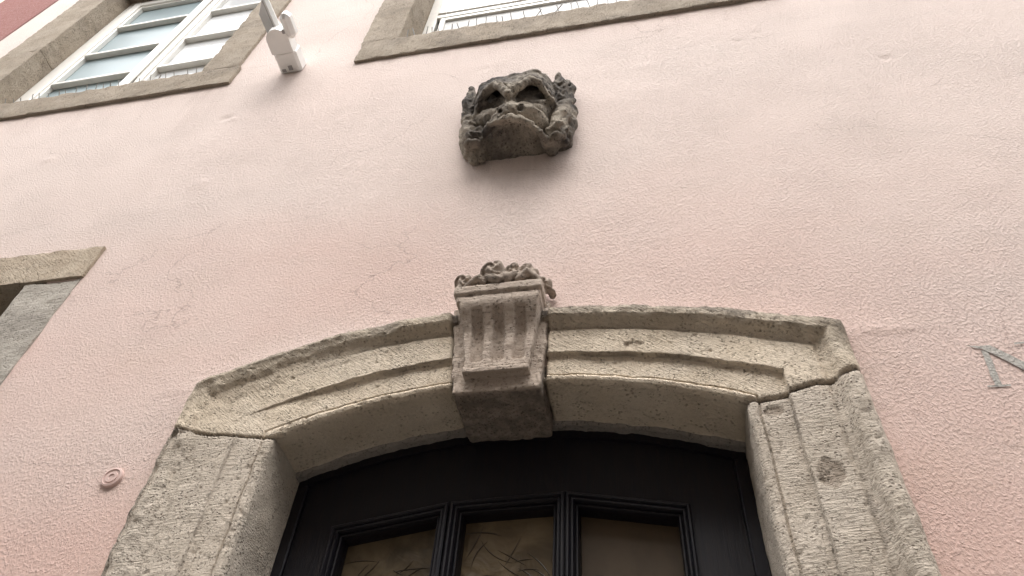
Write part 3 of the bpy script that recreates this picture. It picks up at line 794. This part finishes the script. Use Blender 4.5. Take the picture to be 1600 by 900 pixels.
# hood: a folded cowl that overhangs the eyes
brow = [A(368, 492, .075), A(388, 405, .10), A(424, 318, .135), A(500, 240, .172), A(548, 252, .182), A(600, 303, .180), A(680, 250, .185), A(760, 200, .185), A(815, 223, .172), A(862, 280, .148), A(905, 345, .115), A(940, 392, .080)]
cap_ = [A(410, 345, .070), A(452, 272, .090), A(530, 234, .105), A(640, 215, .115), A(740, 198, .120), A(800, 184, .108), A(838, 200, .085), A(885, 262, .060)]
g = smin(g, sd_chain(P, cap_, [.020, .022, .024, .025, .025, .022, .020, .018], .02), .02)
def along(pts, n):
    p = np.array(pts); d = np.concatenate([[0], np.cumsum(np.linalg.norm(np.diff(p, axis=0), axis=1))]); t = np.linspace(0, d[-1], n)
    return np.stack([np.interp(t, d, p[:, k]) for k in range(3)], -1)
for a, b in zip(along(cap_, 20), along(brow[1:-1], 20)): g = smin(g, sd_cap(P, a, b, .021, .011), .006)
for a in along(cap_, 20): g = smin(g, sd_cap(P, a, (a[0] + .06 * (-.352 - a[0]), 1.32, a[2] - .03), .024, .034), .006)
for a in along(brow[:3], 6): g = smin(g, sd_cap(P, (a[0] + .012, a[1] + .02, a[2]), (a[0] + .03, 1.32, a[2] + .01), .014, .02), .006)
g = smin(g, sd_box(P, (-.525, 1.262, 2.24), (-.188, 1.40, 2.555), .025), .012)
# hollow below the cowl
for c, r_ in ((A(475, 405, .150), (.066, .080, .050)), (A(560, 365, .165), (.048, .065, .034)), (A(640, 350, .165), (.050, .060, .026)), (A(745, 330, .165), (.082, .090, .056)), (A(850, 370, .140), (.050, .065, .042))):
    g = smax(g, -smax(sd_ell(P, c, r_), P[..., 1] - 1.262, .015), .010)
def shift(pts, dv, dp):
    o = []
    for (u_, v_, p_) in pts: o.append(A(u_, v_ + dv, p_ + dp))
    return o
BR = [(368, 492, .075), (388, 405, .10), (424, 318, .135), (500, 240, .172), (548, 252, .182), (600, 303, .180), (680, 250, .185), (760, 200, .185), (815, 223, .172), (862, 280, .148), (905, 345, .115), (940, 392, .080)]
g = smax(g, -smax(sd_chain(P, shift(BR[1:11], 48, -.030), [.012, .018, .022, .022, .020, .022, .024, .024, .022, .018]), P[..., 1] - 1.262, .01), .004)
g = smax(g, -sd_chain(P, shift(BR[1:11], -38, .004), [.008, .011, .0135, .0145, .015, .0145, .0145, .0135, .011, .009]), .003)
g = smin(g, sd_chain(P, [(e_[0] - .036, e_[1], e_[2] - .004) for e_ in (A(500, 372, .085),)] + [A(478, 352, .11), A(515, 342, .115), A(548, 368, .105)], .006), .003)
g = smin(g, sd_chain(P, [A(700, 350, .10), A(728, 305, .12), A(780, 298, .12), A(830, 345, .10)], .007), .003)
g = smin(g, sd_chain(P, brow, [.010, .012, .013, .013, .013, .015, .013, .012, .012, .012, .012, .010], .003), .003)
g = smin(g, sd_chain(P, [A(556, 280, .165), A(600, 326, .160), A(660, 285, .162)], .008), .005)
g = smin(g, sd_cap(P, A(605, 345, .06), A(612, 372, .115), .026, .024), .012)
g = smax(g, -sd_chain(P, [A(480, 250, .150), A(545, 222, .165), A(610, 262, .168), A(690, 212, .170), A(765, 172, .165)], .0085), .005)
g = smax(g, -sd_chain(P, [A(410, 365, .120), A(440, 300, .140), A(500, 222, .160)], .007), .004)
g = smax(g, -sd_chain(P, [A(790, 180, .170), A(850, 235, .150), A(915, 325, .110)], .007), .004)
g = smin(g, sd_chain(P, [A(700, 180, .125), A(760, 158, .13), A(812, 160, .125), A(842, 190, .11)], [.010, .014, .015, .012]), .005)
for e_, r_ in ((A(505, 385, .088), .028), (A(735, 345, .090), .030)):
    g = smin(g, sd_sphere(P, e_, r_), .005)
    g = np.minimum(g, sd_chain(P, [(e_[0] - r_ * 1.1, e_[1] - r_ * .5, e_[2] - .2 * r_), (e_[0], e_[1] - r_ * .95, e_[2] + .55 * r_), (e_[0] + r_ * 1.1, e_[1] - r_ * .5, e_[2] - .1 * r_)], .007, .004))
# muzzle, cheeks, lip
g = smin(g, sd_ell(P, (-.346, 1.210, 2.277), (.100, .085, .042)), .012)
for ch_ in ([A(700, 415, .125), A(790, 445, .105), A(862, 440, .065)], [A(560, 438, .125), A(490, 470, .10), A(430, 500, .06)]): g = smin(g, sd_chain(P, ch_, [.028, .028, .030], .01), .014)
g = smin(g, sd_box(P, (-.475, 1.255, 2.25), (-.235, 1.40, 2.60), .03), .02)
g = smin(g, sd_cap(P, A(612, 372, .115), A(624, 405, .152), .024, .025), .012)
for c, r_ in ((A(685, 410, .142), .024), (A(565, 428, .138), .022), (A(850, 408, .085), .034), (A(800, 440, .10), .030), (A(440, 480, .08), .028), (A(480, 465, .09), .026)):
    g = smin(g, sd_sphere(P, c, r_), .012)
lip = [A(438, 742, .005), A(436, 690, .03), A(438, 640, .06), A(448, 572, .095), A(480, 516, .125), A(545, 484, .146), A(620, 468, .153), A(700, 478, .151), A(765, 512, .140), A(825, 565, .118), A(862, 612, .085), A(868, 655, .05), A(872, 695, .005)]
# the open mouth runs back to the wall
mouth = smin(sd_ell(P, (-.352, 1.215, 2.165), (.106, .125, .094)), sd_box(P, (-.462, 1.06, 2.10), (-.262, 1.278, 2.195), .02), .03)
g = smax(g, -mouth, .006)
g = smin(g, sd_chain(P, lip, [.013, .013, .012, .011, .012, .012, .012, .012, .012, .011, .012, .013, .013], .006), .008)
g = smax(g, -sd_chain(P, [A(470, 492, .136), A(545, 456, .162), A(620, 440, .170), A(700, 450, .168), A(775, 484, .154), A(832, 535, .13)], .0055), .004)
for (zu, zv), r_ in (((693, 397), .0125), ((550, 425), .010)): g = smax(g, -sd_cap(P, A(zu, zv, .22), A(zu, zv, .125), r_), .003)
# curls of mane at both sides of the mouth
for pts, rr in (([A(330, 505, .06), A(335, 600, .055), A(350, 690, .04), A(365, 765, .015)], [.026, .030, .028, .022]), ([A(405, 560, .075), A(412, 640, .06), A(425, 755, .02)], [.018, .018, .016]),
                ([A(300, 560, .03), A(305, 650, .025), A(325, 740, .01)], [.020, .022, .018]), ([A(1000, 395, .06), A(965, 480, .075), A(955, 560, .07), A(915, 690, .02)], [.028, .030, .032, .022]),
                ([A(1040, 430, .035), A(1030, 520, .04), A(1010, 600, .03), A(1015, 650, .01)], [.026, .026, .024, .02]), ([A(900, 560, .085), A(905, 620, .06), A(890, 690, .02)], [.018, .018, .015]), ([A(950, 400, .07), A(1000, 370, .06), A(1060, 350, .03)], [.016, .018, .012])):
    g = smin(g, sd_chain(P, pts, rr, .006), .008)
for c, r_ in ((A(345, 600, .085), .020), (A(380, 590, .08), .016), (A(335, 660, .075), .018), (A(375, 650, .075), .017), (A(345, 520, .075), .017), (A(985, 440, .09), .018), (A(960, 520, .10), .020), (A(1000, 540, .08), .018), (A(985, 590, .07), .017), (A(940, 600, .08), .018), (A(1020, 470, .07), .016), (A(1000, 635, .04), .016), (A(320, 710, .04), .016)):
    g = smin(g, sd_sphere(P, c, r_), .004)
g = smax(g, -sd_chain(P, [A(890, 500, .115), A(900, 545, .10)], .018), .006)
for a, b in (((975, 470), (1030, 440)), ((955, 555), (1020, 510)), ((975, 620), (1020, 580)), ((330, 570), (390, 620)), ((320, 640), (380, 700)), ((330, 545), (370, 560))):
    g = smax(g, -sd_cap(P, A(*a, .105), A(*b, .085), .006), .004)
# ears
for base, tip, mid, w_ in ((A(312, 500, .035), A(345, 268, .045), A(338, 375, .05), .028), (A(985, 350, .05), A(960, 172, .055), A(965, 260, .06), .028), (A(1030, 345, .03), A(1022, 215, .03), A(1030, 270, .035), .022)):
    ear = sd_chain(P, [base, mid, tip], [w_ * .75, w_, w_ * .40], .01)
    hol = sd_chain(P, [tuple(np.array(base) + (0.004, -.024, .02)), tuple(np.array(mid) + (.004, -.030, .0)), tuple(np.array(tip) + (.0, -.016, -.03))], [w_ * .35, w_ * .6, w_ * .25], .01)
    hol = np.minimum(hol, sd_cap(P, np.array(mid) * 1 + (.006, -.05, -.012), np.array(mid) + (.002, -.014, .006), w_ * .5, w_ * .42))
    g = smin(g, smax(ear, -hol, .006), .008)
g = g + .0060 * fbm(P, 26, 4, 81) + .0040 * fbm(P, 70, 2, 82)
V, F = surface_net(g, lo, h)
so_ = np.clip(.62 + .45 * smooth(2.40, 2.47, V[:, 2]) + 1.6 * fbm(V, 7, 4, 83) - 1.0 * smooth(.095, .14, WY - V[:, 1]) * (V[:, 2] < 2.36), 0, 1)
garg = mk('stone_grotesque', V, F, M_GARG, None, True, attrs={'soot_shade': so_, 'mortar': np.zeros(len(V)), 'patch': np.zeros(len(V))}, loc=(-.355, WY, 2.2 + Z0))
tag(garg, 'dark carved stone beast head with open mouth jutting from the pink wall above the door', 'grotesque')

# ------------------------------------------------------------------ floodlight with motion sensor
fl_ = thing('floodlight', (-1.51, WY, 3.33), 'white plastic floodlight with motion sensor on the wall beside the left upper window', 'floodlight')
b = MB(); b.box(-1.565, -1.455, 1.195, 1.305, 3.285, 3.375, .012); b.build('wall_box', M_PLASTIC, fl_, smooth_shade=True, sharp=25)
b = MB().box(-1.515, -1.495, 1.262, 1.285, 3.283, 3.286); b.box(-1.55, -1.53, 1.275, 1.29, 3.2835, 3.286); b.build('cable_gland', M_GREYPL, fl_)
out = [(-1.562, 1.196), (-1.562, 1.135)] + [(-1.509 - .053 * math.cos(t), 1.135 - .053 * math.sin(t)) for t in np.linspace(0, math.pi, 17)[1:-1]] + [(-1.456, 1.135), (-1.456, 1.196)]
MB().prism(out, 2, 3.272, 3.345).build('sensor_housing', M_PLASTIC, fl_, smooth_shade=True, sharp=30)
MB().box(-1.462, -1.412, 1.020, 1.135, 3.255, 3.325, .018).build('driver_box', M_PLASTIC, fl_, smooth_shade=True, sharp=35)
MB().box(-1.475, -1.455, 1.09, 1.11, 3.27, 3.31, .003).build('hinge', M_GREYPL, fl_)
def slab(cen, nrm, lng, half_l, half_s, half_t):
    n_ = Vector(nrm).normalized(); u_ = Vector(lng); u_ = (u_ - n_ * u_.dot(n_)).normalized(); v_ = n_.cross(u_)
    mb = MB().box(-half_l, half_l, -half_s, half_s, -half_t, half_t, min(.004, half_t * .5)); c_ = Vector(cen)
    mb.v = [tuple(c_ + u_ * p[0] + v_ * p[1] + n_ * p[2]) for p in mb.v]
    return mb
nn, ll, cc = Vector((-.72, -.25, -.60)).normalized(), Vector((.22, .50, -.62)), Vector((-1.560, 1.085, 3.385))
hd = slab(cc, nn, ll, .098, .062, .014).build('lamp_head', M_PLASTIC, fl_)
slab(cc + nn * .014, nn, ll, .088, .052, .003).build('glass', M_LENS, hd)

# ------------------------------------------------------------------ small things on the wall
cap = thing('wall_cap', (-1.275, WY, .998), 'round pink painted plastic cap on the wall left of the door', 'wall cap')
def disc(mb, cx, cz, prof, n=36):
    v = []; f = []
    for r, yy in prof:
        for k in range(n):
            t = 2 * math.pi * k / n; v.append((cx + r * math.cos(t), yy, cz + r * math.sin(t)))
    for i in range(len(prof) - 1):
        for k in range(n): f.append((i * n + k, i * n + (k + 1) % n, (i + 1) * n + (k + 1) % n, (i + 1) * n + k))
    f.append(tuple((len(prof) - 1) * n + k for k in range(n)))
    return mb.add(v, f)
b = MB(); disc(b, -1.275, .998, [(.027, WY + .01), (.027, WY - .006), (.0255, WY - .009), (.0215, WY - .010), (.020, WY - .0075), (.0155, WY - .0075), (.0145, WY - .0095), (.008, WY - .0095), (.0065, WY - .0075), (.004, WY - .0075)])
b.build('cover', M_CAP, cap, smooth_shade=True, sharp=30)

# painted letter, following the plaster
def letter(polys):
    V = []; F = []
    for q in polys:                                   # each q: four corners, split into a fine grid
        n, m_ = 26, 6; o = len(V)
        for i in range(n):
            for j in range(m_):
                s, t = i / (n - 1), j / (m_ - 1)
                pz = [(1 - s) * ((1 - t) * q[0][k] + t * q[3][k]) + s * ((1 - t) * q[1][k] + t * q[2][k]) for k in (0, 1)]
                V.append(pz)
        for i in range(n - 1):
            for j in range(m_ - 1): F.append((o + i * m_ + j, o + (i + 1) * m_ + j, o + (i + 1) * m_ + j + 1, o + i * m_ + j + 1))
    V = np.array(V)
    e = np.stack([fbm(np.stack([V[:, 0], V[:, 1], 0 * V[:, 0]], -1), 90, 2, s_) for s_ in (91, 92)], -1) * .0012
    V = V + e
    yy = WY + wall_h(V[:, 0], V[:, 1]) - .0016
    return np.stack([V[:, 0], yy, V[:, 1]], -1), F
polys = [[(.6865, 1.083), (.6985, 1.183), (.7115, 1.183), (.7000, 1.083)],        # left stem
         [(.672, 1.0790), (.716, 1.0790), (.716, 1.0840), (.672, 1.0840)],        # foot serif
         [(.674, 1.1985), (.698, 1.1950), (.708, 1.183), (.690, 1.1905)],         # head serif
         [(.694, 1.1945), (.720, 1.1945), (.812, 1.080), (.786, 1.080)],          # diagonal
         [(.799, 1.085), (.803, 1.190), (.814, 1.190), (.812, 1.085)],            # right stem
         [(.766, 1.1895), (.845, 1.1895), (.845, 1.1945), (.766, 1.1945)]]        # top right serif
for k, q in enumerate(polys): polys[k] = q
Vl, Fl = letter(polys)
for k in range(len(polys)): Vl[k * 156:(k + 1) * 156, 1] -= .0004 * k
lt = mk('painted_letter', Vl, Fl, M_LETTER, None, True, loc=(.75, WY, 1.083 + Z0))
tag(lt, 'weathered grey capital letter N painted on the pink wall at the right', 'letter')

# bird spikes on the two sills
def spikes(x0, x1, ztop, yf, n, hgt, label, seed):
    rnd = random.Random(seed)
    root = thing('bird_spikes', ((x0 + x1) / 2, yf + .03, ztop), label, 'bird spikes', 'bird spikes on the upper window sills')
    MB().box(x0, x1, yf + .030, yf + .055, ztop - .001, ztop + .003, .001).build('base_strip', M_STEEL, root)
    for k in range(n):
        xx = x0 + .02 + (x1 - x0 - .04) * (k + rnd.uniform(-.25, .25)) / (n - 1)
        hh = hgt * rnd.uniform(.6, 1.15); lean = rnd.uniform(-.3, .3) * hh
        if rnd.random() < .06: lean = hh * 1.1
        MB().tube([(xx, yf + .02, ztop), (xx + lean, yf - .004 - .1 * hh, ztop + hh)], .0024, 5).build('spike', M_STEEL, root)
spikes(-3.42, -2.06, 3.452, 1.283, 26, .040, 'row of short wire bird spikes on the sill of the left upper window', 3)
spikes(-1.00, .50, 3.470, 1.283, 34, .055, 'row of longer wire bird spikes on the sill of the middle upper window', 5)

# ------------------------------------------------------------------ neighbours and the street
nb = thing('neighbouring_house', (-4.3, WY, -Z0), 'neighbouring house at the top left corner with dark red pilaster and cream wall', 'house')
def flat_h(x, z): return 0.004 * fbm(np.stack([x, z, 0 * x], -1), 1.2, 3, 14) - .004
V, F = wall_grid(-4.60, -3.966, -Z0, 9.0, (-4.6, -3.966, 3.9, 6.2), flat_h, [], .02)
mk('red_pilaster', V, F, M_RED, nb, True)
MB().box(-4.60, -3.9665, 1.306, 1.6, -Z0, 9.0).build('pilaster_core', M_RED, nb)
def flat_h2(x, z): return flat_h(x, z) + .012
V, F = wall_grid(-9.0, -4.599, -Z0, 9.0, (-5.2, -4.6, 4.6, 6.2), flat_h2, [], .02)
mk('cream_wall', V, F, M_CREAM, nb, True)

st = MB().box(-60, 60, -60, 1.6, -Z0 - .3, -Z0).build('street', stone('street_paving', (0.16, 0.15, 0.14), (0.21, 0.20, 0.185), (0.09, 0.085, 0.08)))
tag(st, kind='structure')
op = thing('added_opposite_house', (0, -4.2, -Z0), 'unseen grey house added across the street to shape sky light and bounce', 'house')  # out of view; added to limit the sky and bounce light
ow = MB(); ow.box(-14, 14, -8, -4.2, -Z0, 7.2); ow.build('wall', M_ADDED_HOUSE, op)  # wall of the added, unseen opposite house
for i in range(7):
    for zz_ in (-.6, 2.4, 5.0):
        cx_ = -11.4 + i * 3.8
        wf = MB(); frame_ring(wf, cx_ - .55, cx_ + .55, zz_, zz_ + 1.6, .09, -4.22, -4.16); wo_ = wf.build('window', M_WHITE, op)  # window frame on the added, unseen opposite house
        MB().box(cx_ - .46, cx_ + .46, -4.199, -4.185, zz_ + .09, zz_ + 1.51).build('pane', M_PANE_DARK, wo_)
